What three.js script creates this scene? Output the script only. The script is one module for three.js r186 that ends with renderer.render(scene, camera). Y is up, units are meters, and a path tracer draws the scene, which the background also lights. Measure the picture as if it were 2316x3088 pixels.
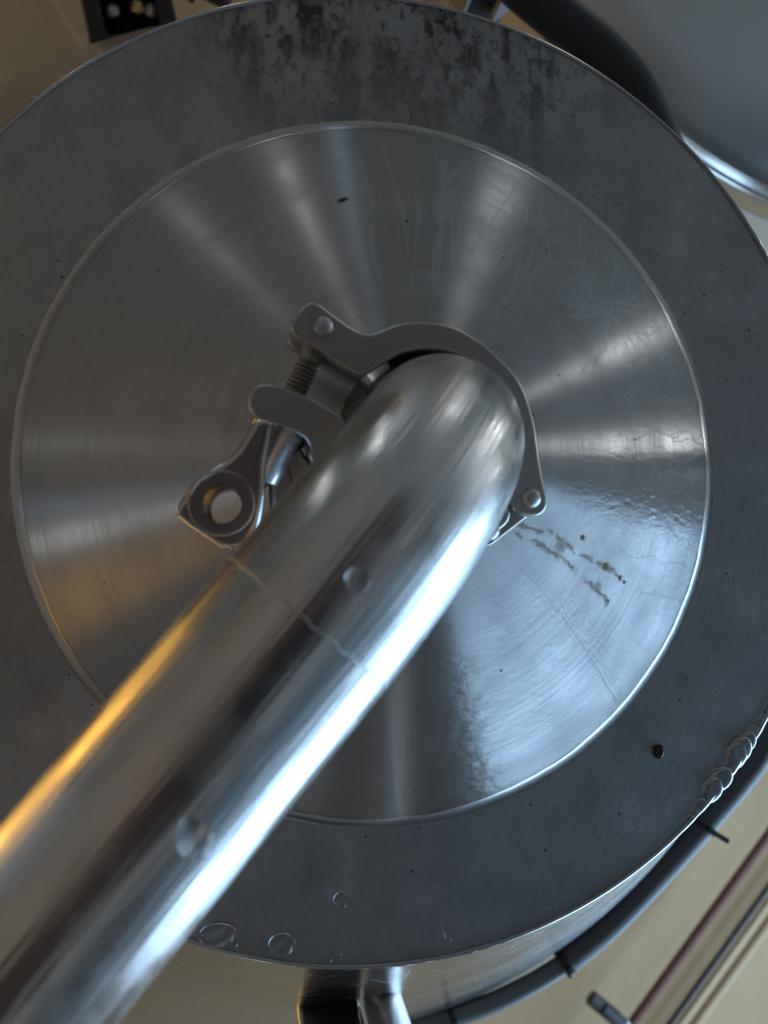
import * as THREE from 'three';
import { mergeGeometries, toCreasedNormals } from 'three/addons/utils/BufferGeometryUtils.js';
import { RoundedBoxGeometry } from 'three/addons/geometries/RoundedBoxGeometry.js';
import { RectAreaLightUniformsLib } from 'three/addons/lights/RectAreaLightUniformsLib.js';

// ---------------------------------------------------------------- camera, exposure
const scene = new THREE.Scene();
scene.background = new THREE.Color(0x000000);
const renderer = new THREE.WebGLRenderer({ antialias: true });
renderer.toneMapping = THREE.LinearToneMapping;
renderer.toneMappingExposure = 1.35;
renderer.shadowMap.enabled = true;
RectAreaLightUniformsLib.init();

const CAM = new THREE.Vector3(-0.06568, 0.30419, -0.04256);      // a phone lying under the tank, looking up
const camera = new THREE.PerspectiveCamera(59.53, 0.75, 0.01, 30);
camera.position.copy(CAM);
camera.up.set(-0.00825, -0.0515, 0.99864);
camera.lookAt(CAM.x + 0.15792, CAM.y + 0.98607, CAM.z + 0.05215);
camera.focus = 0.40;
camera.userData.fStop = 11;

// ---------------------------------------------------------------- helpers
function rng(seed) { let s = seed >>> 0; return () => { s = (s + 0x6D2B79F5) >>> 0; let t = s; t = Math.imul(t ^ (t >>> 15), t | 1); t ^= t + Math.imul(t ^ (t >>> 7), t | 61); return ((t ^ (t >>> 14)) >>> 0) / 4294967296; }; }
function hash(x, y, s) { let h = Math.imul(x | 0, 374761393) ^ Math.imul(y | 0, 668265263) ^ Math.imul(s | 0, 974711); h = Math.imul(h ^ (h >>> 13), 1274126177); return ((h ^ (h >>> 16)) >>> 0) / 4294967296; }
// value noise; wx = wrap period in x (0 = none)
function vn(x, y, s = 0, wx = 0) {
  const xi = Math.floor(x), yi = Math.floor(y), fx = x - xi, fy = y - yi;
  const u = fx * fx * (3 - 2 * fx), v = fy * fy * (3 - 2 * fy);
  const w = (k) => wx ? ((k % wx) + wx) % wx : k;
  const a = hash(w(xi), yi, s), b = hash(w(xi + 1), yi, s), c = hash(w(xi), yi + 1, s), d = hash(w(xi + 1), yi + 1, s);
  return a + (b - a) * u + (c - a) * v + (a - b - c + d) * u * v;
}
function fbm(x, y, s, wx = 0, oct = 4) { let r = 0, a = 0.5, t = 0; for (let k = 0; k < oct; k++) { r += a * vn(x, y, s + k * 17, wx); t += a; a *= 0.5; x *= 2; y *= 2; wx *= 2; } return r / t; }
const clamp01 = (x) => Math.max(0, Math.min(1, x));
const sstep = (a, b, x) => { const t = clamp01((x - a) / (b - a)); return t * t * (3 - 2 * t); };
function tex(w, h, fn, srgb = false, wrap = true) {
  const d = new Uint8Array(w * h * 4), o = [0, 0, 0];
  for (let j = 0; j < h; j++) for (let i = 0; i < w; i++) {
    fn((i + 0.5) / w, (j + 0.5) / h, o);
    const k = (j * w + i) * 4; d[k] = 255 * clamp01(o[0]); d[k + 1] = 255 * clamp01(o[1]); d[k + 2] = 255 * clamp01(o[2]); d[k + 3] = 255;
  }
  const t = new THREE.DataTexture(d, w, h, THREE.RGBAFormat);
  t.magFilter = THREE.LinearFilter; t.minFilter = THREE.LinearMipmapLinearFilter; t.generateMipmaps = true;
  if (wrap) t.wrapS = t.wrapT = THREE.RepeatWrapping;
  if (srgb) t.colorSpace = THREE.SRGBColorSpace;
  t.needsUpdate = true; return t;
}
const s2 = (c) => Math.pow(clamp01(c), 1 / 2.2);   // linear albedo to the stored sRGB value
const taken = {};
function numbered(n) { taken[n] = (taken[n] ?? -1) + 1; return taken[n] ? n + '_' + String(taken[n]).padStart(3, '0') : n; }
function tag(o, label, category, group, kind) { o.userData.label = label; o.userData.category = category; if (group) o.userData.group = group; if (kind) o.userData.kind = kind; return o; }
function thing(name, label, category, pos = [0, 0, 0], turn = 0, group) { const g = new THREE.Group(); g.name = numbered(name); g.position.set(...pos); g.rotation.y = turn; tag(g, label, category, group); scene.add(g); return g; }
function mesh(name, geo, mat, parent) {
  const m = new THREE.Mesh(Array.isArray(geo) ? mergeGeometries(geo.map((g) => { const n = g.index ? g.toNonIndexed() : g; for (const k of Object.keys(n.attributes)) if (!['position', 'normal', 'uv'].includes(k)) n.deleteAttribute(k); return n; })) : geo, mat);
  m.name = parent ? name : numbered(name); m.castShadow = m.receiveShadow = true; (parent ?? scene).add(m); return m;
}
function lone(name, geo, mat, label, category, group) { return tag(mesh(name, geo, mat), label, category, group); }
function structure(name, geo, mat, label) { const m = mesh(name, geo, mat); m.userData.kind = 'structure'; m.userData.label = label; return m; }
const V = (x, y, z) => new THREE.Vector3(x, y, z);
function lathe(pts, seg = 256) { return new THREE.LatheGeometry(pts.map((p) => new THREE.Vector2(p[0], p[1])), seg); }
// an upright plate from an outline in plan (millimetres x, z), between heights y0 and y1 (metres)
function plate(outline, y0, y1, bevel = 0.0012, holes = [], segs = 3) {
  const sh = new THREE.Shape(outline.map(([x, z]) => new THREE.Vector2(x / 1000, -z / 1000)));
  for (const [hx, hz, hr] of holes) { const p = new THREE.Path(); p.absarc(hx / 1000, -hz / 1000, hr / 1000, 0, Math.PI * 2, true); sh.holes.push(p); }
  const g = new THREE.ExtrudeGeometry(sh, { depth: Math.max(1e-4, y1 - y0 - 2 * bevel), bevelEnabled: true, bevelThickness: bevel, bevelSize: bevel, bevelOffset: -bevel, bevelSegments: segs, curveSegments: 32 });
  g.rotateX(-Math.PI / 2); g.translate(0, y0 + bevel, 0); return g;
}
function smoothPoly(pts, n = 8, closed = true) { const c = new THREE.CatmullRomCurve3(pts.map(([x, z]) => V(x, 0, z)), closed, 'centripetal'); return c.getPoints(pts.length * n).slice(0, closed ? -1 : undefined).map((p) => [p.x, p.z]); }
function arc(r, a0, a1, n = 40) { const o = []; for (let k = 0; k <= n; k++) { const a = (a0 + (a1 - a0) * k / n) * Math.PI / 180; o.push([r * Math.cos(a), r * Math.sin(a)]); } return o; }
function along(geo, from, to) { // geometry built along +y from 0, turned onto from -> to
  const d = to.clone().sub(from).normalize(); geo.applyQuaternion(new THREE.Quaternion().setFromUnitVectors(V(0, 1, 0), d)); geo.translate(from.x, from.y, from.z); return geo;
}
function rod(from, to, r, seg = 24) { const L = from.distanceTo(to); return along(lathe([[0, 0], [r * 0.96, 0], [r, r * 0.05], [r, L - r * 0.05], [r * 0.96, L], [0, L]], seg), from, to); }
const toCreased = (g) => toCreasedNormals(g, 0.5);
const phiU = (x, z) => { let u = Math.atan2(x, z) / (2 * Math.PI); return u < 0 ? u + 1 : u; };  // lathe u of a point in plan

// ---------------------------------------------------------------- the room: 43 degrees round the tank
const TURN = 43 * Math.PI / 180, E1 = V(Math.cos(TURN), 0, -Math.sin(TURN)), E2 = V(Math.sin(TURN), 0, Math.cos(TURN));
const room = (a, y, b) => V(E1.x * a + E2.x * b, y, E1.z * a + E2.z * b);
const ROOM = { a0: -3.4, a1: 2.7, b0: -3.2, b1: 3.2, h: 3.0 };

function makeWindow(a, b, y0, y1, w, face, color, power, label, group, panes = 1) {
  // face: direction (in room axes) that the window looks into the room
  const inward = room(face[0], 0, face[1]);
  const side = V(0, 1, 0).cross(inward).normalize();
  const h = y1 - y0, g = thing('window', label, 'window', [0, 0, 0], 0, group);
  g.position.copy(room(a, y0, b)); g.rotation.y = Math.atan2(inward.x, inward.z);
  const fw = 0.045, bars = [];
  for (const s of [-1, 1]) { bars.push(new THREE.BoxGeometry(fw, h, 0.06).translate(s * (w / 2 - fw / 2), h / 2, 0.03)); bars.push(new THREE.BoxGeometry(w - 2 * fw, fw, 0.06).translate(0, s < 0 ? fw / 2 : h - fw / 2, 0.03)); }
  const pw = (w - 2 * fw) / panes;
  for (let k = 1; k < panes; k++) bars.push(new THREE.BoxGeometry(fw * 0.8, h - 2 * fw, 0.05).translate(-w / 2 + fw + k * pw, h / 2, 0.03));
  mesh('window_frame', bars, M.frame, g);
  const m = new THREE.MeshStandardMaterial({ color: 0x111111, emissive: color, emissiveIntensity: 0.02 * power, roughness: 0.3 });
  for (let k = 0; k < panes; k++) mesh('pane', new THREE.BoxGeometry(pw - 0.002, h - 2 * fw, 0.008).translate(-w / 2 + fw + (k + 0.5) * pw, h / 2, 0.010), m, g);
  for (let k = 0; k < panes; k++) {
    const l = new THREE.RectAreaLight(color, power, pw - fw * 0.8, h - 2 * fw);
    l.position.set(-w / 2 + fw + (k + 0.5) * pw, h / 2, 0.02); l.rotation.y = Math.PI; g.add(l);
  }
  return g;
}

// ---------------------------------------------------------------- materials
const steelC = new THREE.Color().setRGB(0.56, 0.55, 0.535);
const M = {};
M.frame = new THREE.MeshStandardMaterial({ color: new THREE.Color().setRGB(0.35, 0.35, 0.36), roughness: 0.6 });
{
  const t = tex(512, 512, (u, v, o) => { const n = fbm(u * 6, v * 6, 3, 6, 5) * 0.22 + 0.89; o[0] = s2(0.42 * n); o[1] = s2(0.285 * n); o[2] = s2(0.155 * n); }, true); t.repeat.set(4, 4);
  M.ceiling = new THREE.MeshStandardMaterial({ map: t, roughness: 0.9 });
  const w = tex(256, 256, (u, v, o) => { const n = fbm(u * 5, v * 5, 8, 5, 5) * 0.3 + 0.85; o[0] = s2(0.36 * n); o[1] = s2(0.345 * n); o[2] = s2(0.31 * n); }, true); w.repeat.set(3, 2);
  M.wall = new THREE.MeshStandardMaterial({ map: w, roughness: 0.85 });
  const f = tex(512, 512, (u, v, o) => { const n = fbm(u * 12, v * 12, 21, 12, 5) * 0.8 + 0.6; o[0] = s2(0.33 * n); o[1] = s2(0.33 * n); o[2] = s2(0.315 * n); }, true); f.repeat.set(4, 4);
  M.floor = new THREE.MeshStandardMaterial({ map: f, roughness: 0.45 });
}
// polar maps for the turned cone: u round, v outward
const coneH = (u, v) => { // relief in 0..1
  const fine = vn(u * 24, v * 420, 5, 24) * 0.5 + vn(u * 60, v * 900, 9, 60) * 0.5;
  return fine;
};
const polar = (u, v, r0, r1) => { const a = u * 2 * Math.PI, r = r0 + (r1 - r0) * v; return [r * Math.sin(a), r * Math.cos(a)]; };
const C0 = 0.030, C1 = 0.1632, P1 = 0.228;
function segDist(px, pz, pts) { let best = 9; for (let k = 0; k + 1 < pts.length; k++) { const [ax, az] = pts[k], [bx, bz] = pts[k + 1], dx = bx - ax, dz = bz - az; const t = clamp01(((px - ax) * dx + (pz - az) * dz) / (dx * dx + dz * dz)); const d = Math.hypot(px - ax - t * dx, pz - az - t * dz); if (d < best) best = d; } return best; }
// thin dried water marks on the cone: wandering lines that mostly run outwards
const marks = [];
{
  const r = rng(77);
  const addMark = (az, r0, r1, wob, wid) => { let a = az * Math.PI / 180, q = r0, d = 0; const p = []; while (q < r1) { p.push([q * Math.cos(a), q * Math.sin(a)]); d = d * 0.75 + (r() - 0.5) * wob; a += d; q += 0.0016; } marks.push({ p, wid, k: 0.25 + 0.6 * r() }); };
  for (let k = 0; k < 60; k++) addMark(18 + r() * 52, 0.085 + r() * 0.06, 0.12 + r() * 0.043, 0.022, 0.0002 + r() * 0.0005);
  for (let k = 0; k < 40; k++) addMark(55 + r() * 45, 0.06 + r() * 0.06, 0.10 + r() * 0.06, 0.006, 0.0003 + r() * 0.0008);
  for (let k = 0; k < 20; k++) addMark(-12 + r() * 30, 0.10 + r() * 0.04, 0.163, 0.016, 0.0002 + r() * 0.0004);
  for (let k = 0; k < 7; k++) addMark(-58 + r() * 40, 0.08 + r() * 0.06, 0.163, 0.008, 0.0002 + r() * 0.0003);
}
{ // the jagged dried line below the hinge and the trickles that follow it
  const r = rng(91), way = [[0.0326, -0.0339], [0.0595, -0.056], [0.0862, -0.0822], [0.1160, -0.1145]];
  const c = new THREE.CatmullRomCurve3(way.map(([x, z]) => new THREE.Vector3(x, 0, z)));
  for (const [off, spread, wid, k] of [[0, 0.0012, 0.0005, 1.1], [0.004, 0.0020, 0.0003, 0.7], [0.008, 0.0022, 0.0003, 0.6], [-0.004, 0.0016, 0.0003, 0.5], [0.013, 0.003, 0.0004, 0.6], [0.019, 0.003, 0.0003, 0.5]]) {
    const p = []; let j = 0; for (let t = off ? 0.35 : 0; t <= 1; t += 0.015) { const q = c.getPoint(t); j = j * 0.7 + (r() - 0.5) * spread; const o = off * (1.1 - t * 0.9); p.push([q.x + o * 0.7 + j, q.z + o * 0.7 + j * (r() - 0.5)]); } marks.push({ p, wid, k });
  }
}
// scanned into a grid so that the texture stays quick
const MW = 2048, MH = 512, markGrid = new Float32Array(MW * MH);
for (const m of marks) for (let k = 0; k + 1 < m.p.length; k++) for (let t = 0; t < 1; t += 0.08) {
  const x = m.p[k][0] + (m.p[k + 1][0] - m.p[k][0]) * t, z = m.p[k][1] + (m.p[k + 1][1] - m.p[k][1]) * t, q = Math.hypot(x, z);
  const uc = phiU(x, z) * MW, vc = (q - C0) / (C1 - C0) * MH, du = m.wid / (2 * Math.PI * q) * MW, dv = m.wid / (C1 - C0) * MH;
  for (let j = Math.floor(vc - 3 * dv); j <= vc + 3 * dv; j++) for (let i = Math.floor(uc - 3 * du); i <= uc + 3 * du; i++) {
    if (j < 0 || j >= MH) continue;
    const e = Math.exp(-(((i - uc) / du) ** 2 + ((j - vc) / dv) ** 2)) * m.k, q2 = j * MW + ((i % MW) + MW) % MW; if (e > markGrid[q2]) markGrid[q2] = e;
  }
}
const markAt = (u, v) => markGrid[Math.min(MH - 1, Math.floor(v * MH)) * MW + Math.min(MW - 1, Math.floor(u * MW))];
const rustLine = [[0.036, -0.026], [0.052, -0.030], [0.064, -0.033], [0.079, -0.041], [0.093, -0.046], [0.103, -0.051]];
const rustLine2 = [[0.040, -0.030], [0.055, -0.036], [0.071, -0.044], [0.084, -0.053], [0.090, -0.056], [0.096, -0.062]];
const rustSpots = [[0.0931, -0.046, 0.0017], [0.1021, -0.0508, 0.0011], [0.0788, -0.0335, 0.0012], [0.1055, -0.0530, 0.0008], [0.0897, -0.0550, 0.0024], [0.0675, -0.0375, 0.0028]];
function rustAt(x, z) {
  if (x < 0.03 || x > 0.12 || z > -0.02 || z < -0.075) return 0;
  const wv = (fbm(x * 420, z * 420, 31) - 0.5) * 0.0035, wz = (fbm(x * 420, z * 420, 37) - 0.5) * 0.0035, d = Math.min(segDist(x + wv, z + wz, rustLine), segDist(x + wv, z + wz, rustLine2));
  let k = Math.exp(-((d / 0.0010) ** 2)) * 0.42 * sstep(0.25, 0.60, fbm(x * 300, z * 300, 41));
  for (const [sx, sz, sr] of rustSpots) k = Math.max(k, Math.exp(-(((Math.hypot(x - sx + wv * .4, z - sz + wz * .4)) / sr) ** 4)) * (sr < 0.0018 ? 0.95 : 0.28));
  return k;
}
const coneSpecks = []; { const r = rng(303); for (let k = 0; k < 26; k++) { const a = r() * 6.283, q = 0.05 + r() * 0.11; coneSpecks.push([q * Math.cos(a), q * Math.sin(a), 0.0003 + 0.0005 * r() * r()]); } }
const seamLine = [[0.0326, -0.0339], [0.0595, -0.056], [0.0862, -0.0822], [0.1167, -0.1166]];
{
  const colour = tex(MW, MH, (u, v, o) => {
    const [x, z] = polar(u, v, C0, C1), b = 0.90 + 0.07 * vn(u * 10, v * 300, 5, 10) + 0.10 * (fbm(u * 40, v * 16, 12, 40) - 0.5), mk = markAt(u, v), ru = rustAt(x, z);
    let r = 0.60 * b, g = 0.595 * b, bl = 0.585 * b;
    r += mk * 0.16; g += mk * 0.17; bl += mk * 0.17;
    let dark = sstep(0.62, 0.80, fbm(u * 90, v * 34, 51, 90)) * 0.05; { const ax = (x + 0.0228) * 0.9 + (z - 0.1141) * 0.43, bx = -(x + 0.0228) * 0.43 + (z - 0.1141) * 0.9; dark = Math.max(dark, 0.96 * Math.exp(-(((ax / 0.0027) ** 2 + (bx / 0.0013) ** 2) ** 2))); } for (const s of coneSpecks) { const q = (x - s[0]) ** 2 + (z - s[1]) ** 2; if (q < s[2] * s[2] * 4) dark = Math.max(dark, 0.85 * Math.exp(-((q / (s[2] * s[2])) ** 2))); } r *= 1 - dark; g *= 1 - dark; bl *= 1 - dark;  // the oval paints the dark reflection of a hanging drop into the colour
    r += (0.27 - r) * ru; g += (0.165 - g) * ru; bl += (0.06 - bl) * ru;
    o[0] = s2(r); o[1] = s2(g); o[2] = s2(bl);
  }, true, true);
  const rough = tex(MW, MH, (u, v, o) => { const [x, z] = polar(u, v, C0, C1); const mk = markAt(u, v), ru = rustAt(x, z); o[0] = 0; o[1] = 0.33 + 0.08 * vn(u * 8, v * 500, 61, 8) + 0.16 * (fbm(u * 30, v * 10, 71, 30) - 0.4) + mk * 0.10 + ru * 0.4; o[2] = 1 - mk * 0.22 - ru * 0.8; });
  const bump = tex(MW, MH, (u, v, o) => {
    const [x, z] = polar(u, v, C0, C1), az = Math.atan2(z, x) * 180 / Math.PI;
    const peel = sstep(-92, -78, az) * (1 - sstep(-10, 14, az)) * sstep(0.2, 0.45, v);
    let h = 0.13 * vn(u * 30, v * 420, 5, 30);
    h += peel * 0.9 * fbm(x * 240 + 40, z * 520, 83, 0, 3) + 0.12 * fbm(x * 90, z * 90, 91, 0, 3);
    const sd = segDist(x, z, seamLine) + (vn(x * 500, z * 500, 95) - 0.5) * 0.002; h += 0.35 * Math.exp(-((sd / 0.0007) ** 2));
    o[0] = o[1] = o[2] = h;
  });
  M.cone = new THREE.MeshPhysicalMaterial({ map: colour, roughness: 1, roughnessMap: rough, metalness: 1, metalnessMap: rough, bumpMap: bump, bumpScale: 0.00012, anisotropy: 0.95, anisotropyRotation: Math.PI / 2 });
}
{ // bottom plate: dull mill finish, black mould at the far side, specks
  const W = 2048, H = 512, specks = []; const r = rng(5);
  for (let k = 0; k < 70; k++) { const a = r() * 6.283, q = C1 + 0.004 + r() * 0.058; specks.push([q * Math.cos(a), q * Math.sin(a), 0.0003 + 0.0005 * r() * r()]); }
  const mould = (x, z) => {
    const az = Math.atan2(z, x) * 180 / Math.PI, q = Math.hypot(x, z);
    const env = Math.max(sstep(52, 72, az) * (1 - sstep(104, 118, az)), 0) * (0.35 + 0.65 * sstep(C1, P1, q));
    if (env <= 0) return 0;
    const n = fbm(x * 130, z * 60, 101, 0, 5), n2 = fbm(x * 420, z * 260, 107, 0, 4);
    const n3 = fbm(x * 900, z * 500, 109, 0, 3); return env * clamp01((sstep(0.38, 0.72, n) * 0.85 + sstep(0.50, 0.74, n2) * 0.6) * (0.55 + 0.75 * n3) + 0.08);
  };
  const colour = tex(W, H, (u, v, o) => {
    const [x, z] = polar(u, v, C1, P1); const n = 0.80 + 0.4 * fbm(x * 60, z * 60, 111, 0, 5) + 0.10 * (vn(x * 900, z * 300, 115) - 0.5);
    let c = 0.40 * n; const m = mould(x, z); let sp = 0; for (const s of specks) { const d = Math.hypot(x - s[0], z - s[1]); if (d < s[2] * 2) sp = Math.max(sp, Math.exp(-((d / s[2]) ** 4))); }
    const k = Math.min(0.93, Math.max(m * 0.92, sp));
    o[0] = s2(c * (1 - k) + 0.012 * k); o[1] = s2(c * 0.995 * (1 - k) + 0.012 * k); o[2] = s2(c * 0.975 * (1 - k) + 0.012 * k);
  }, true);
  const rough = tex(1024, 256, (u, v, o) => { const [x, z] = polar(u, v, C1, P1); const m = mould(x, z); o[0] = 0; o[1] = 0.47 + 0.16 * (fbm(x * 90, z * 90, 121, 0, 4) - 0.4) + m * 0.3; o[2] = 0.9 - 0.7 * m; });
  const bump = tex(1024, 256, (u, v, o) => { const [x, z] = polar(u, v, C1, P1); o[0] = o[1] = o[2] = 0.5 * fbm(x * 40, z * 40, 131, 0, 3) + 0.4 * fbm(x * 500, z * 500, 133, 0, 3); });
  M.plate = new THREE.MeshStandardMaterial({ map: colour, roughness: 1, roughnessMap: rough, metalness: 1, metalnessMap: rough, bumpMap: bump, bumpScale: 0.00025 });
}
{ // polished, scratched sheet
  const r = rng(19), W = 1024, g = new Float32Array(W * W);
  for (let k = 0; k < 260; k++) { let x = r() * W, y = r() * W; const a = r() * 6.283, L = 20 + r() * r() * 260, c = 0.25 + 0.75 * r(); for (let t = 0; t < L; t++) { x += Math.cos(a); y += Math.sin(a); g[(((y | 0) % W + W) % W) * W + (((x | 0) % W + W) % W)] = c; } }
  const at = (u, v) => g[Math.min(W - 1, Math.floor(v * W)) * W + Math.min(W - 1, Math.floor(u * W))];
  const rough = tex(W, W, (u, v, o) => { o[0] = 0; o[1] = 0.14 + 0.12 * fbm(u * 8, v * 8, 141, 8, 5) + 0.35 * at(u, v); o[2] = 1; });
  const bump = tex(W, W, (u, v, o) => { o[0] = o[1] = o[2] = 0.5 * fbm(u * 24, v * 24, 151, 24, 4) + 0.4 * at(u, v); });
  for (const t of [rough, bump]) t.repeat.set(5, 2);
  M.shell = new THREE.MeshStandardMaterial({ color: new THREE.Color().setRGB(0.60, 0.59, 0.58), roughness: 1, roughnessMap: rough, metalness: 1, bumpMap: bump, bumpScale: 0.00035 });
}
{ // drain pipe: bright drawn tube, faint lengthwise polish and smears (u along, v round)
  const rough = tex(1024, 512, (u, v, o) => { o[0] = 0; o[1] = 0.18 + 0.14 * fbm(u * 6, v * 60, 161, 6, 4) + 0.15 * sstep(0.40, 0.72, fbm(u * 16, v * 9, 165, 16, 5)); o[2] = 1; });
  const bump = tex(1024, 512, (u, v, o) => { o[0] = o[1] = o[2] = 0.6 * fbm(u * 8, v * 10, 171, 8, 4) + 0.3 * vn(u * 20, v * 300, 175, 20); });
  M.pipe = new THREE.MeshPhysicalMaterial({ color: new THREE.Color().setRGB(0.60, 0.59, 0.575), roughness: 1, roughnessMap: rough, metalness: 1, bumpMap: bump, bumpScale: 0.00030 });
}
{
  const b = tex(256, 256, (u, v, o) => { o[0] = o[1] = o[2] = fbm(u * 40, v * 40, 181, 40, 4); });
  M.cast = new THREE.MeshStandardMaterial({ color: new THREE.Color().setRGB(0.47, 0.465, 0.45), roughness: 0.42, metalness: 1, bumpMap: b, bumpScale: 0.0001 });
  M.castBright = new THREE.MeshStandardMaterial({ color: new THREE.Color().setRGB(0.56, 0.55, 0.54), roughness: 0.24, metalness: 1 });
  M.thread = new THREE.MeshStandardMaterial({ color: new THREE.Color().setRGB(0.42, 0.40, 0.37), roughness: 0.4, metalness: 1 });
  M.weld = new THREE.MeshStandardMaterial({ color: new THREE.Color().setRGB(0.52, 0.51, 0.50), roughness: 0.26, metalness: 1 });
}
M.tank2 = new THREE.MeshStandardMaterial({ color: steelC, roughness: 0.36, metalness: 1 });
M.leg = new THREE.MeshStandardMaterial({ color: new THREE.Color().setRGB(0.60, 0.59, 0.58), roughness: 0.2, metalness: 1 });
M.satin = new THREE.MeshStandardMaterial({ color: new THREE.Color().setRGB(0.72, 0.71, 0.70), roughness: 0.42, metalness: 1 });
M.black = new THREE.MeshStandardMaterial({ color: new THREE.Color().setRGB(0.014, 0.014, 0.015), roughness: 0.55 });
M.rubber = new THREE.MeshStandardMaterial({ color: new THREE.Color().setRGB(0.020, 0.020, 0.022), roughness: 0.5 });
{
  const b = tex(256, 256, (u, v, o) => { o[0] = o[1] = o[2] = 0.5 + 0.5 * Math.sin(u * 2 * Math.PI * 32) * Math.sin(v * 2 * Math.PI * 32); }); b.repeat.set(14, 1);
  M.sleeve = new THREE.MeshStandardMaterial({ color: new THREE.Color().setRGB(0.085, 0.085, 0.088), roughness: 0.40, bumpMap: b, bumpScale: 0.0003 });
  M.cable = new THREE.MeshStandardMaterial({ color: new THREE.Color().setRGB(0.16, 0.16, 0.16), roughness: 0.45 });
  const rd = tex(256, 256, (u, v, o) => { const n = 0.6 + 0.8 * fbm(u * 20, v * 20, 241, 20, 4); o[0] = s2(0.12 * n); o[1] = s2(0.038 * n); o[2] = s2(0.022 * n); }, true); rd.repeat.set(6, 1);
  M.rust = new THREE.MeshStandardMaterial({ map: rd, roughness: 0.7 });
  M.darkPipe = new THREE.MeshStandardMaterial({ color: new THREE.Color().setRGB(0.035, 0.028, 0.026), roughness: 0.6 });
  M.painted = new THREE.MeshStandardMaterial({ color: new THREE.Color().setRGB(0.44, 0.31, 0.18), roughness: 0.7 });
  M.brass = new THREE.MeshStandardMaterial({ color: new THREE.Color().setRGB(0.62, 0.46, 0.20), roughness: 0.3, metalness: 1 });
  M.zinc = new THREE.MeshStandardMaterial({ color: new THREE.Color().setRGB(0.45, 0.45, 0.44), roughness: 0.4, metalness: 1 });
  M.whitePaint = new THREE.MeshStandardMaterial({ color: new THREE.Color().setRGB(0.75, 0.75, 0.72), roughness: 0.5 });
  M.mat = new THREE.MeshStandardMaterial({ color: new THREE.Color().setRGB(0.040, 0.021, 0.018), roughness: 0.7 });
}
M.darkDrop = new THREE.MeshStandardMaterial({ color: new THREE.Color().setRGB(0.022, 0.018, 0.014), roughness: 0.15 });  // near-black glossy colour for one drop on the rim plate
M.water = new THREE.MeshPhysicalMaterial({ color: 0xffffff, transmission: 1, roughness: 0.02, ior: 1.33, thickness: 0.005 });

// ---------------------------------------------------------------- the setting
{
  const ca = (ROOM.a0 + ROOM.a1) / 2, cb = (ROOM.b0 + ROOM.b1) / 2, la = ROOM.a1 - ROOM.a0, lb = ROOM.b1 - ROOM.b0, th = 0.12;
  const put = (m, a, y, b) => { m.position.copy(room(a, y, b)); m.rotation.y = TURN; };
  put(structure('ceiling', new THREE.BoxGeometry(la + 2 * th, th, lb + 2 * th), M.ceiling, 'beige painted ceiling above the tanks'), ca, ROOM.h + th / 2, cb);
  put(structure('floor', new THREE.BoxGeometry(la + 2 * th, th, lb + 2 * th), M.floor, 'dark brown floor under the tank'), ca, -th / 2, cb);
  put(structure('wall', new THREE.BoxGeometry(th, ROOM.h, lb + 2 * th), M.wall, 'beige wall with the wide window'), ROOM.a1 + th / 2, ROOM.h / 2, cb);
  put(structure('wall', new THREE.BoxGeometry(th, ROOM.h, lb + 2 * th), M.wall, 'beige wall facing the wide window'), ROOM.a0 - th / 2, ROOM.h / 2, cb);
  put(structure('wall', new THREE.BoxGeometry(la, ROOM.h, th), M.wall, 'beige side wall by the second tank'), ca, ROOM.h / 2, ROOM.b1 + th / 2);
  put(structure('wall', new THREE.BoxGeometry(la, ROOM.h, th), M.wall, 'beige side wall by the warm lamp'), ca, ROOM.h / 2, ROOM.b0 - th / 2);
}
const SKY = new THREE.Color().setRGB(0.43, 0.69, 1.0);
makeWindow(ROOM.a1 - 0.001, 0.62, 0.25, 2.6, 3.2, [-1, 0], SKY, 4.8, 'wide four pane window full of pale blue daylight', null, 4);
function addedSlit(az, w, power, color, label) {  // added wall lights, placed to draw bright streaks on the cone
  const t = (az + 43) * Math.PI / 180, da = Math.cos(t), db = Math.sin(t);
  const ka = da > 0 ? ROOM.a1 / da : ROOM.a0 / da, kb = db > 0 ? ROOM.b1 / db : ROOM.b0 / db;
  if (ka < kb) makeWindow((da > 0 ? ROOM.a1 - 0.001 : ROOM.a0 + 0.001), db * ka, 0.5, 2.2, w, [da > 0 ? -1 : 1, 0], color, power, label, 'added light slits along the walls');
  else makeWindow(da * kb, (db > 0 ? ROOM.b1 - 0.001 : ROOM.b0 + 0.001), 0.5, 2.2, w, [0, db > 0 ? -1 : 1], color, power, label, 'added light slits along the walls');
}
const PALE = new THREE.Color().setRGB(0.92, 0.96, 1.0);
for (const [az, w, p] of [[10, 0.36, 9], [28, 0.24, 7], [62, 0.5, 1.6], [100, 0.22, 7], [120, 0.18, 4], [171, 0.2, 3], [190, 0.32, 7], [-79, 0.16, 10], [-98, 0.16, 13]]) addedSlit(az, w, p, PALE, 'added narrow upright white light panel on a beige wall for streaks in the cone');
function amberLamp(pos, w, h, power, label) {
  const g = thing('wall_lamp', label, 'lamp', pos), amber = new THREE.Color().setRGB(1.0, 0.52, 0.09);
  g.lookAt(0, 0.6, 0);
  mesh('lamp_housing', new RoundedBoxGeometry(w + 0.06, h + 0.06, 0.08, 3, 0.015).translate(0, 0, -0.045), M.frame, g);
  mesh('lamp_diffuser', new THREE.BoxGeometry(w, h, 0.006), new THREE.MeshStandardMaterial({ color: 0x221100, emissive: amber, emissiveIntensity: 0.1 }), g);
  const l = new THREE.RectAreaLight(amber, power, w, h); l.position.set(0, 0, 0.008); l.rotation.y = Math.PI; g.add(l);
}
amberLamp([-1.7, 1.75, 0.35], 0.9, 0.6, 4.0, 'amber panel lamp mirrored along the flank of the drain pipe');
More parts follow.
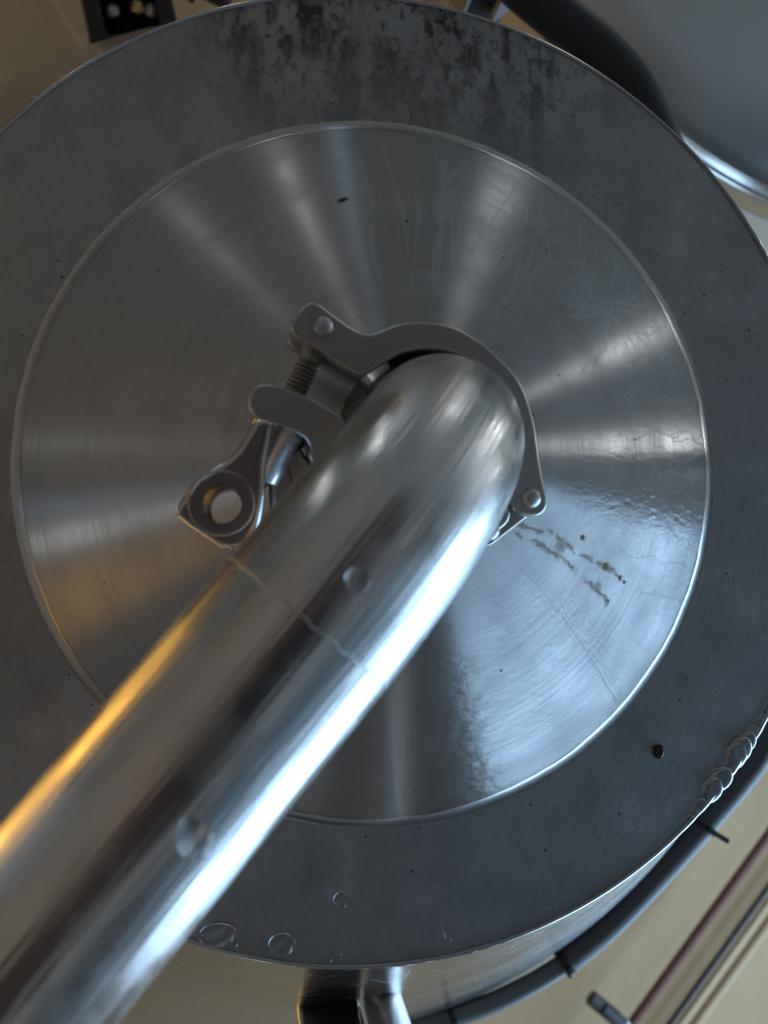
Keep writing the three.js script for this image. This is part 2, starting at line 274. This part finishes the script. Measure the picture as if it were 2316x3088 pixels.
amberLamp([-2.1, 0.48, -0.85], 0.5, 0.45, 0.9, 'low amber panel added to warm the turned cone and the rim plate');  // added low light, tints the cone and floor side warm
amberLamp([-1.35, 2.25, -1.6], 0.9, 0.4, 3.6, 'amber panel lamp mirrored in the flared tank shell');

// ---------------------------------------------------------------- the conical tank
const tank = thing('steel_tank', 'stainless steel tank seen from below with turned cone bottom and dull rim plate', 'tank');
const Y = { clamp: 0.62, c0: 0.645, c1: 0.7153, p1: 0.7188 };
{
  // throat and cone
  const prof = []; for (let k = 0; k <= 40; k++) { const t = k / 40; prof.push([C0 + (C1 - C0) * t, Y.c0 + (Y.c1 - Y.c0) * (0.70 * t + 0.30 * t * t)]); }
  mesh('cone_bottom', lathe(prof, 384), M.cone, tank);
  mesh('outlet_ferrule', lathe([[0.0245, 0.6205], [0.0318, 0.6205], [0.0322, 0.6210], [0.0322, 0.6235], [0.0275, 0.6275], [0.0262, 0.630], [0.0262, 0.6425], [0.0275, 0.6450], [0.0305, 0.6462]], 96), M.castBright, tank);
  // the pressed crease between cone and plate: a small rounded fillet
  const fp = []; for (let k = 0; k <= 12; k++) { const t = k / 12, a = [C1 - 0.0026, Y.c1 - 0.00178], c = [C1 + 0.0001, Y.c1 + 0.00005], b = [C1 + 0.0022, Y.c1 + 0.00005]; fp.push([(1 - t) ** 2 * a[0] + 2 * t * (1 - t) * c[0] + t * t * b[0], (1 - t) ** 2 * a[1] + 2 * t * (1 - t) * c[1] + t * t * b[1] - 0.00008]); }
  const seam = lathe(fp, 512);
  { const p = seam.attributes.position, v = new THREE.Vector3(); for (let i = 0; i < p.count; i++) { v.fromBufferAttribute(p, i); const a = Math.atan2(v.z, v.x) + 3.1416, n = (fbm(a * 14, 0, 201, 88, 3) - 0.5) * 0.0010; p.setXYZ(i, v.x * (1 + n * 4), v.y - Math.abs(n) * 0.4, v.z * (1 + n * 4)); } }
  mesh('seam_crease', seam, M.weld, tank);
  const plateProf = []; for (let k = 0; k <= 16; k++) { const t = k / 16; plateProf.push([C1 + (P1 - C1) * t, Y.c1 + (Y.p1 - Y.c1) * t]); }
  mesh('bottom_plate', lathe(plateProf, 384), M.plate, tank);
  // outer weld: overlapping ripples, heavy on the window side
  const edge = new THREE.TorusGeometry(P1 + 0.0004, 0.0013, 14, 2400); edge.rotateX(Math.PI / 2);
  { const p = edge.attributes.position, v = new THREE.Vector3();
    for (let i = 0; i < p.count; i++) {
      v.fromBufferAttribute(p, i); const a = Math.atan2(v.z, v.x), az = a * 180 / Math.PI;
      const heavy = 0.25 * Math.exp(-(((az + 40) / 9) ** 2)) + 0.45 * Math.exp(-(((az - 20) / 13) ** 2)) * vn((a + 3.2) * 18, 7, 217) + 0.35 * Math.exp(-(((az + 84) / 9) ** 2)) * vn((a + 3.2) * 22, 9, 219);
      const rip = Math.abs(Math.sin(a * 62 + 2.2 * vn((a + 3.2) * 9, 4, 215))) * 0.9 + 0.5 * vn((a + 3.2) * 60, 1, 211);
      const r = Math.hypot(v.x, v.z), dr = r - (P1 + 0.0004), k = 0.7 + heavy * (0.7 + 1.3 * rip) + 0.25 * vn((a + 3.2) * 11, 2, 213), s = (P1 + 0.0004 + dr * k - heavy * 0.0010) / r;
      p.setXYZ(i, v.x * s, v.y * k * (dr < 0 ? 1.15 : 1) , v.z * s);
    } edge.computeVertexNormals(); }
  edge.translate(0, Y.p1 + 0.0002, 0);
  mesh('edge_weld', edge, M.weld, tank);
  { // a patch of overlapping weld ripples laid along the plate edge
    const rp = [], r = rng(311);
    for (let k = 0; k < 15; k++) {
      const az = (-31 - k * 1.25 + (r() - 0.5) * 0.7) * Math.PI / 180, fall = Math.sin(Math.PI * (k + 1) / 16.5), R = (0.0028 + 0.0030 * fall) * (0.6 + 0.9 * r()), q = P1 - 0.0010 - 0.0022 * fall + 0.0006 * r();
      const b = new THREE.SphereGeometry(1, 28, 16), p = b.attributes.position;  // a lopsided scale, steep on one side
      for (let i = 0; i < p.count; i++) { const x = p.getX(i), z = p.getZ(i), rim = Math.hypot(x, z); p.setXYZ(i, x * R * 0.75, p.getY(i) * R * 0.30 * (0.7 + 0.6 * rim * rim * (z > 0 ? 1 : 0.3)) - R * 0.10 * z, z * R * 0.95); }
      b.computeVertexNormals(); b.rotateY(-az + (r() - 0.5) * 0.7); b.translate(q * Math.cos(az), Y.p1 + 0.0001, q * Math.sin(az)); rp.push(b);
    }
    mesh('weld_ripple', rp, M.weld, tank);
  }
  // skirt band, flare and body
  mesh('skirt_band', lathe([[0.2285, 0.7190], [0.2300, 0.7198], [0.2318, 0.7235], [0.2345, 0.7330], [0.2375, 0.7395]], 256), M.shell, tank);
  const fl = [[0.2375, 0.7395]]; for (let k = 1; k <= 30; k++) { const t = k / 30; fl.push([0.2375 + (0.5043 - 0.2375) * t, 0.7395 + (1.184 - 0.7395) * t]); }
  mesh('shell_cone', lathe(fl, 256), M.shell, tank);
  for (const az of [-85.4, 4.6, 94.6, 184.6]) { // four tube legs let into the flare, each with a flat gusset beside it
    const a = az * Math.PI / 180, L = 0.93, put = (g) => g.rotateZ(0.03).translate(0.352, 0, 0).rotateY(-a);
    const leg = mesh('leg', put(lathe([[0, 0.012], [0.0125, 0.012], [0.0125, L], [0, L]], 48)), M.satin, tank);
    mesh('foot', new THREE.CylinderGeometry(0.04, 0.045, 0.012, 40).translate(0.352 * Math.cos(a), 0.006, 0.352 * Math.sin(a)), M.cast, leg);
    mesh('gusset', put(new RoundedBoxGeometry(0.008, 0.20, 0.040, 4, 0.003).translate(0.004, L - 0.10, -0.034)), M.leg, leg);
  }
  mesh('shell_body', lathe([[0.5043, 1.184], [0.5075, 1.191], [0.5085, 1.200], [0.5085, 2.30], [0.48, 2.36], [0.30, 2.42], [0.001, 2.44]], 256), M.shell, tank);
}

// ---------------------------------------------------------------- drain pipe
const G = V(-0.641, 0, -0.7675).normalize(), PR = 0.0255, PY = 0.530, ER = 0.076;
{
  const g = thing('drain_pipe', 'polished steel drain pipe with an elbow running under the tank', 'pipe', [0, 0, 0]);
  class Path extends THREE.Curve { constructor(f) { super(); this.f = f; } getPoint(t, o = new THREE.Vector3()) { return o.copy(this.f(t)); } }
  const elbow = new Path((t) => { const a = t * Math.PI / 2; return V(G.x * ER * (1 - Math.cos(a)), PY + ER * (1 - Math.sin(a)), G.z * ER * (1 - Math.cos(a))); });
  const straight = new Path((t) => V(G.x * (ER + t * 1.4), PY - t * 0.01, G.z * (ER + t * 1.4)));
  const e = new THREE.TubeGeometry(elbow, 96, PR, 96), s = new THREE.TubeGeometry(straight, 60, PR, 96);
  { const uv = e.attributes.uv; for (let i = 0; i < uv.count; i++) uv.setX(i, uv.getX(i) * 0.4); const u2 = s.attributes.uv; for (let i = 0; i < u2.count; i++) u2.setX(i, 0.4 + u2.getX(i) * 4.5); }
  mesh('elbow', e, M.pipe, g); mesh('pipe', s, M.pipe, g);
  const w = new THREE.TorusGeometry(PR - 0.00022, 0.00036, 8, 160); { const p = w.attributes.position; for (let i = 0; i < p.count; i++) { const a = Math.atan2(p.getY(i), p.getX(i)), n = 1 + 0.004 * (vn((a + 3.2) * 14, 0, 221) - 0.5); p.setXYZ(i, p.getX(i) * n, p.getY(i) * n, p.getZ(i) + 0.0008 * (vn((a + 3.2) * 9, 5, 223) - 0.5)); } w.computeVertexNormals(); }
  w.applyQuaternion(new THREE.Quaternion().setFromUnitVectors(V(0, 0, 1), G)); w.translate(G.x * ER, PY, G.z * ER);
  mesh('pipe_weld', w, M.pipe, g);
  mesh('ferrule', lathe([[0.0255, 0.604], [0.0262, 0.6085], [0.0275, 0.6125], [0.0322, 0.6165], [0.0322, 0.6188], [0.0318, 0.6193], [0.0245, 0.6193]], 96), M.castBright, g);
}

// ---------------------------------------------------------------- clamp
{
  const g = thing('pipe_clamp', 'hinged steel pipe clamp with wing nut around the tank outlet', 'clamp');
  const lugU = [[-17.4, 25.2], [-24.4, 21.1], [-28.6, 22.4], [-41.8, 30.6], [-48.1, 33.9], [-49.6, 36.6], [-46.9, 42.3], [-42.8, 45.7], [-39.8, 45.3], [-34.3, 41.5], [-26.6, 36.6], [-22.3, 35.6], [-18.1, 36.9], [-12.4, 39.4], [-6.7, 40.5], [-0.9, 40.7], [5.6, 39.9], [11.4, 37.9], [18.7, 33.8], [24.5, 29.0], [29.7, 23.8], [33.3, 18.3], [35.7, 12.0]];
  const hingeU = [[37.6, 4.7], [38.9, -5.3], [40.3, -13.9], [41.8, -21.8], [41.4, -24.8], [39.0, -27.1], [34.8, -27.4], [30.7, -26.1], [28.4, -23.0]];
  const outU = smoothPoly([...lugU, ...hingeU, ...arc(31, -36, 112, 22)], 4);
  const ringU = [...arc(37.2, 118, -16, 36), ...arc(31.5, -16, 118, 36)];
  mesh('clamp_half', [plate(outU, 0.6085, 0.6145), plate(outU, 0.6255, 0.6315), plate(ringU, 0.6140, 0.6260, 0.0004)], M.cast, g);
  const outL = smoothPoly([[-63.6, 10.6], [-62.7, 14.2], [-60.2, 16.6], [-55.5, 17.0], [-48.6, 15.4], [-41.8, 12.4], [-35.5, 9.0], [-31.0, 6.0], ...arc(31, 176, 322, 26), [28.5, -25.4], [27.8, -29.4], ...arc(40.6, 305, 202, 20), [-42.8, -7.5], [-42.6, -4.1], [-44.6, -1.0], [-52.7, 2.5], [-60.6, 5.6], [-62.8, 7.8]], 4);
  mesh('clamp_half', [plate(outL, 0.6095, 0.6310)], M.cast, g);
  const link = []; { const a = [35.8, -21.1], b = [20.5, -32.6], d = Math.atan2(b[1] - a[1], b[0] - a[0]) * 180 / Math.PI; for (let k = 0; k <= 16; k++) { const t = (d + 90 + k * 11.25) * Math.PI / 180; link.push([a[0] + 5.6 * Math.cos(t), a[1] + 5.6 * Math.sin(t)]); } for (let k = 0; k <= 16; k++) { const t = (d - 90 + k * 11.25) * Math.PI / 180; link.push([b[0] + 5.6 * Math.cos(t), b[1] + 5.6 * Math.sin(t)]); } }
  mesh('hinge_link', plate(link, 0.6150, 0.6250, 0.0008), M.cast, g);
  const rivet = () => lathe([[0, -0.0024], [0.0010, -0.00232], [0.0020, -0.0020], [0.0029, -0.0014], [0.0035, -0.0005], [0.0036, 0], [0.0036, 0.002], [0.003, 0.0235], [0, 0.0235]], 48);
  for (const [x, z] of [[-38.2, 37.2], [35.8, -21.1], [20.5, -32.6]]) mesh('rivet', rivet().translate(x / 1000, 0.6083, z / 1000), M.cast, g);
  // swing bolt
  const b0 = V(-0.0382, 0.620, 0.0372), dir = V(-47.0 + 40.6, 0, 15.4 - 30.6).normalize(), L = 0.062;
  const bp = [[0, 0], [0.0042, 0.0002], [0.0042, 0.0105]]; for (let y = 0.0120; y < L; y += 0.0016) { bp.push([0.0032, y], [0.0043, y + 0.0007], [0.0043, y + 0.0009]); } bp.push([0.003, L], [0, L + 0.0004]);
  mesh('swing_bolt', [along(toCreased(lathe(bp, 40)), b0, b0.clone().add(dir)), lathe([[0, -0.0054], [0.0062, -0.0054], [0.0068, -0.0048], [0.0068, 0.0048], [0.0062, 0.0054], [0, 0.0054]], 48).translate(b0.x, 0.620, b0.z)], M.thread, g);
  // wing nut
  const wn = new THREE.Group(); wn.name = 'wing_nut'; g.add(wn);
  const h0 = b0.clone().addScaledVector(dir, 0.0335);
  mesh('hub', along(lathe([[0.0042, 0], [0.0098, 0], [0.0104, 0.0006], [0.0102, 0.006], [0.0088, 0.016], [0.0080, 0.0225], [0.0072, 0.0235], [0.0042, 0.0235]], 56), h0, h0.clone().add(dir)), M.castBright, wn);
  const wing = smoothPoly([[-60.5, 4.2], [-64.4, -1.5], [-67.2, -6.0], [-70.8, -9.6], [-75.6, -12.8], [-80.7, -16.4], [-84.5, -22.0], [-87.0, -27.2], [-83.6, -30.8], [-77.0, -35.4], [-69.6, -39.9], [-64.0, -38.6], [-59.8, -32.0], [-58.0, -24.0], [-57.4, -12.0], [-56.0, -2.0], [-55.6, 3.4]], 5);
  mesh('wing', plate(wing, 0.6040, 0.6235, 0.0022, [[-72.0, -24.2, 8.9]], 5), M.castBright, wn);
  const eye = lathe([[0.0113, 0.0004], [0.0108, -0.0003], [0.0101, 0.0001], [0.0096, 0.0008], [0.0068, 0.0072], [0.0068, 0.0190], [0.0100, 0.0200]], 72); { const p = eye.attributes.position; for (let k = 0; k < p.count; k++) { const t = sstep(0, 0.0072, p.getY(k)); p.setX(k, p.getX(k) + 0.0030 * t); p.setZ(k, p.getZ(k) - 0.0014 * t); } eye.computeVertexNormals(); } eye.translate(-0.0720, 0.6040, -0.0242);
  mesh('wing_eye', eye, M.castBright, wn);
  const wing2 = smoothPoly([[-51.5, 0.5], [-48.0, -0.5], [-43.6, -6.0], [-40.0, -14.0], [-36.0, -25.0], [-40.0, -33.0], [-48.0, -37.0], [-54.0, -33.0], [-56.0, -22.0], [-55.0, -8.0]], 5);
  mesh('wing', plate(wing2, 0.6165, 0.6320, 0.0026, [[-46.0, -25.0, 6.0]], 5), M.castBright, wn);
}

// ---------------------------------------------------------------- drops
function drop(x, y, z, rx, rz, h, label, seed, mat = M.water, group = 'water drops hanging under the tank') {
  const g = new THREE.SphereGeometry(1, 40, 28), p = g.attributes.position;
  for (let i = 0; i < p.count; i++) { let Y1 = p.getY(i), k = 1; if (Y1 > 0) { Y1 *= 0.12; k = 1 + 0.10 * p.getY(i); } const a = Math.atan2(p.getZ(i), p.getX(i)), n = 1 + 0.12 * (vn((a + 3.2) * 1.6, seed, 231) - 0.5); p.setXYZ(i, p.getX(i) * rx * k * n, Y1 * h, p.getZ(i) * rz * k * n); }
  g.computeVertexNormals(); const m = lone('water_drop', g, mat, label, 'water drop', group); m.position.set(x, y, z); return m;
}
drop(-0.0194, 0.7166, -0.1973, 0.0034, 0.0042, 0.0050, 'clear round water drop hanging alone on the dull rim plate', 1);
drop(0.1349, 0.7165, -0.1356, 0.0027, 0.0034, 0.0036, 'blackish drop on the rim plate at the end of a stain', 2, M.darkDrop);
drop(-0.0459, 0.7168, -0.2150, 0.0058, 0.0052, 0.0062, 'larger flat water drop beside the plate edge weld', 3);
drop(-0.0740, 0.7168, -0.2090, 0.0084, 0.0048, 0.0056, 'wide flat puddle drop at the plate edge next to the pipe', 4);
drop(-0.0394, PY - PR + 0.0008, -0.0475, 0.0030, 0.0032, 0.0022, 'small drop under the elbow of the drain pipe', 6);
drop(-0.0750, PY - PR + 0.0002, -0.1030, 0.0038, 0.0042, 0.0042, 'round drop under the straight run of the drain pipe', 7);

{ // fine beads along the edge weld
  const r = rng(417); for (let k = 0; k < 22; k++) { const a = (-68 - 46 * r()) * Math.PI / 180, q = 0.2262 - 0.010 * r() * r(), w = 0.0006 + 0.0014 * r() * r(); drop(q * Math.cos(a), 0.7187 - 0.0535 * (0.228 - q), q * Math.sin(a), w * (0.8 + 0.5 * r()), w, w * (0.6 + 0.4 * r()), 'tiny clear water bead in the row along the plate edge', 20 + k, M.water, 'tiny water beads along the plate edge'); }
}

// ---------------------------------------------------------------- second tank
{
  const c = V(0.794, 1.3, 0.975), g = thing('steel_tank', 'second steel tank behind a black hose, only its dark underside and rim showing', 'tank', [c.x, c.y, c.z]);
  mesh('underside', lathe([[0.02, -0.10], [0.30, -0.03], [0.44, -0.026], [0.50, -0.019], [0.53, -0.013], [0.555, -0.004], [0.575, 0.008], [0.588, 0.020], [0.596, 0.032]], 192), M.tank2, g);
  mesh('rim', lathe([[0.596, 0.032], [0.5965, 0.004], [0.5985, -0.001], [0.6005, 0.002], [0.601, 0.012], [0.606, 0.013], [0.609, 0.018], [0.609, 0.05], [0.606, 0.055]], 192), M.castBright, g);
  mesh('shell_body', lathe([[0.606, 0.056], [0.606, 1.10], [0.40, 1.2], [0.01, 1.22]], 192), M.satin, g);
}
// ---------------------------------------------------------------- sleeved cable round the tank
{
  const C = (pts) => new THREE.CatmullRomCurve3(pts.map(([x, z]) => V(x, 1.145, z)), false, 'centripetal');
  const g = thing('sleeved_cable', 'grey cable in a dark split sleeve strapped round the tank', 'cable');
  const a = C([[0.508, -0.120], [0.486, -0.182], [0.449, -0.242], [0.384, -0.310], [0.330, -0.361], [0.286, -0.399], [0.247, -0.4265]]);
  const tube = new THREE.TubeGeometry(a, 120, 0.0130, 32); mesh('sleeve', tube, M.sleeve, g);
  const end = a.getPoint(1), ed = a.getTangent(1); const lip = new THREE.TorusGeometry(0.0118, 0.0016, 10, 40); lip.applyQuaternion(new THREE.Quaternion().setFromUnitVectors(V(0, 0, 1), ed)); lip.translate(end.x, end.y, end.z); mesh('sleeve_end', lip, M.sleeve, g);
  mesh('cable', new THREE.TubeGeometry(C([[0.300, -0.392], [0.247, -0.428], [0.197, -0.452], [0.155, -0.466], [0.105, -0.474], [0.040, -0.478], [-0.04, -0.474]]), 120, 0.0092, 32), M.cable, g);
  const tie = (x, z, r, tail, label) => {
    const t = thing('cable_tie', label, 'cable tie', [x, 1.145, z], 0, 'black cable ties on the sleeved cable');
    const n = V(x, 0, z).normalize(), tg = V(-n.z, 0, n.x);
    const q = new THREE.Quaternion().setFromUnitVectors(V(0, 0, 1), tg);
    const ring = new THREE.TorusGeometry(r, 0.0016, 8, 48); ring.scale(1, 1, 1.7); ring.applyQuaternion(q); mesh('strap', ring, M.black, t);
    const hd = new RoundedBoxGeometry(0.007, 0.006, 0.006, 2, 0.001); hd.translate(0, -r - 0.002, 0); hd.applyQuaternion(q); mesh('tie_head', hd, M.black, t);
    if (tail) { const p0 = n.clone().multiplyScalar(r * 0.2).add(V(0, -r - 0.003, 0)), p1 = n.clone().multiplyScalar(r + 0.006).add(V(tg.x * 0.002, -r - 0.004, tg.z * 0.002)); mesh('tie_tail', rod(p0, p1, 0.0026, 10), M.black, t); }
  };
  tie(0.388, -0.3062, 0.0143, true, 'black cable tie with a stub tail on the thick sleeve');
  tie(0.243, -0.4295, 0.0132, false, 'black cable tie at the open end of the sleeve');
  tie(0.133, -0.4705, 0.0106, true, 'black cable tie on the bare grey cable');
}
// ---------------------------------------------------------------- pipes under the ceiling
{
  const line = (p, q, before, after, y) => { const d = V(q[0] - p[0], 0, q[1] - p[1]).normalize(); return [V(p[0], y, p[1]).addScaledVector(d, -before), V(q[0], y, q[1]).addScaledVector(d, after)]; };
  let [a, b] = line([1.076, -1.402], [1.522, -0.882], 0.8, 1.4, 2.85); lone('ceiling_pipe', rod(a, b, 0.0140), M.rust, 'rust red pipe running under the beige ceiling', 'pipe', null);
  [a, b] = line([1.205, -1.412], [1.518, -1.049], 0.7, 1.3, 2.86); lone('ceiling_pipe', rod(a, b, 0.0090), M.darkPipe, 'thin blackish pipe running beside the rust red pipe', 'pipe', null);
  [a, b] = line([1.300, -1.421], [1.514, -1.175], 0.6, 1.2, 2.93); lone('ceiling_pipe', rod(a, b, 0.010), M.painted, 'slim beige painted pipe between the blackish pipe and a thicker beige one', 'pipe', null);
  [a, b] = line([1.355, -1.431], [1.534, -1.226], 0.6, 1.2, 2.94); lone('ceiling_pipe', rod(a, b, 0.015), M.painted, 'thick beige painted pipe against the ceiling', 'pipe', null);
  const g = thing('pipe_hanger', 'short dark hanger stub holding the rust red pipe', 'hanger');
  mesh('stub', rod(V(0.955, 2.86, -1.322), V(1.028, 2.85, -1.382), 0.022), M.darkPipe, g); mesh('sleeve', rod(V(0.985, 2.845, -1.345), V(1.045, 2.84, -1.398), 0.020), M.black, g); mesh('bolt', rod(V(1.03, 2.85, -1.384), V(1.075, 2.85, -1.405), 0.010), M.zinc, g);
  lone('ceiling_pipe', rod(V(-0.640, 2.93, 1.603), V(-0.470, 2.93, 1.335), 0.013), M.painted, 'pale thin pipe on the brown ceiling by the black box', 'pipe', null);
}
{ // black hose past the rim
  const c = new THREE.CatmullRomCurve3([[0.09, 0.50], [0.160, 0.436], [0.197, 0.409], [0.230, 0.385], [0.258, 0.356], [0.275, 0.324], [0.289, 0.290], [0.312, 0.23]].map(([x, z]) => V(x, 1.0, z)), false, 'centripetal');
  lone('black_hose', new THREE.TubeGeometry(c, 100, 0.019, 32), M.rubber, 'black rubber hose curving behind the rim of the tank', 'hose');
}
{ // black fitting with brass inside
  const g = thing('junction_box', 'open black box with brass fittings beside the tank rim', 'box', [-0.237, 1.6, 0.775]); g.rotation.y = -0.22;
  const rr = (w, h, r) => { const s = new THREE.Shape(); s.moveTo(-w + r, -h); s.lineTo(w - r, -h); s.quadraticCurveTo(w, -h, w, -h + r); s.lineTo(w, h - r); s.quadraticCurveTo(w, h, w - r, h); s.lineTo(-w + r, h); s.quadraticCurveTo(-w, h, -w, h - r); s.lineTo(-w, -h + r); s.quadraticCurveTo(-w, -h, -w + r, -h); return s; };
  const s = rr(0.060, 0.100, 0.022); s.holes.push(rr(0.043, 0.066, 0.016));
  const fr = new THREE.ExtrudeGeometry(s, { depth: 0.09, bevelEnabled: true, bevelThickness: 0.004, bevelSize: 0.004, bevelSegments: 3 }); fr.rotateX(-Math.PI / 2); mesh('box_wall', fr, M.black, g);
  mesh('box_back', new THREE.BoxGeometry(0.11, 0.006, 0.19).translate(0, 0.097, 0), M.black, g);
  for (const [x, z, r, m] of [[0.014, -0.012, 0.013, M.brass], [0.032, -0.020, 0.012, M.zinc], [-0.024, -0.014, 0.012, M.zinc], [-0.028, 0.022, 0.009, M.brass], [0.002, 0.030, 0.014, M.brass], [0.030, 0.026, 0.011, M.zinc]]) mesh('fitting', lathe([[0, 0], [r * 0.45, 0], [r * 0.5, 0.003], [r * 0.85, 0.004], [r, 0.008], [r, 0.03], [r * 0.7, 0.034], [r * 0.7, 0.09]], 6).translate(x, 0.012, z), m, g);
}
{ // brackets above the far rim
  const g = thing('steel_bracket', 'small dark steel bracket between the tank rim and the hose', 'bracket', [0.155, 1.2, 0.565]);
  mesh('plate', new RoundedBoxGeometry(0.045, 0.05, 0.006, 2, 0.001).rotateY(0.9), M.zinc, g);
  mesh('plate', new RoundedBoxGeometry(0.05, 0.05, 0.006, 2, 0.001).rotateY(-0.7).translate(0.062, 0, -0.006), M.zinc, g);
  mesh('block', new RoundedBoxGeometry(0.05, 0.04, 0.05, 2, 0.003).translate(0.035, 0.03, 0.015), M.black, g);
  const h = thing('black_clip', 'black plastic clip next to the black box', 'clip', [-0.105, 1.6, 0.80]); mesh('clip_body', new RoundedBoxGeometry(0.05, 0.03, 0.05, 2, 0.006).rotateY(0.4), M.black, h); mesh('clip_jaw', new THREE.TorusGeometry(0.02, 0.006, 10, 24, 4.2).rotateX(Math.PI / 2).translate(-0.025, -0.004, -0.012), M.black, h);
}
{ // added mat, put in for a dark maroon band in the pipe reflection
  const m = lone('added_mat', new RoundedBoxGeometry(0.34, 0.012, 2.6, 2, 0.005), M.mat, 'added dark maroon mat, put in to be mirrored as a band along the drain pipe', 'mat'); m.position.set(-0.40, 0.006, -0.44); m.rotation.y = Math.atan2(G.x, G.z);
}{ // added dark mat, out of view, darkens what the rim plate mirrors
  const m = lone('added_mat', new RoundedBoxGeometry(1.5, 0.014, 2.6, 2, 0.006), M.rubber, 'added wide black mat on the window side, put in to darken the rim plate', 'mat'); m.position.copy(room(1.12, 0.007, 0.1)); m.rotation.y = TURN;
}
{
  const g = thing('phone', 'black phone lying under the tank, mirrored in the drain pipe', 'phone'); g.position.copy(CAM); g.quaternion.copy(camera.quaternion);
  mesh('phone_body', new RoundedBoxGeometry(0.072, 0.147, 0.0078, 4, 0.0035).translate(0.004, -0.064, 0.0075), M.black, g);
  mesh('phone_screen', new RoundedBoxGeometry(0.067, 0.142, 0.0006, 2, 0.0002).translate(0.004, -0.064, 0.0034), new THREE.MeshStandardMaterial({ color: 0x050506, roughness: 0.08 }), g);
}
renderer.render(scene, camera);
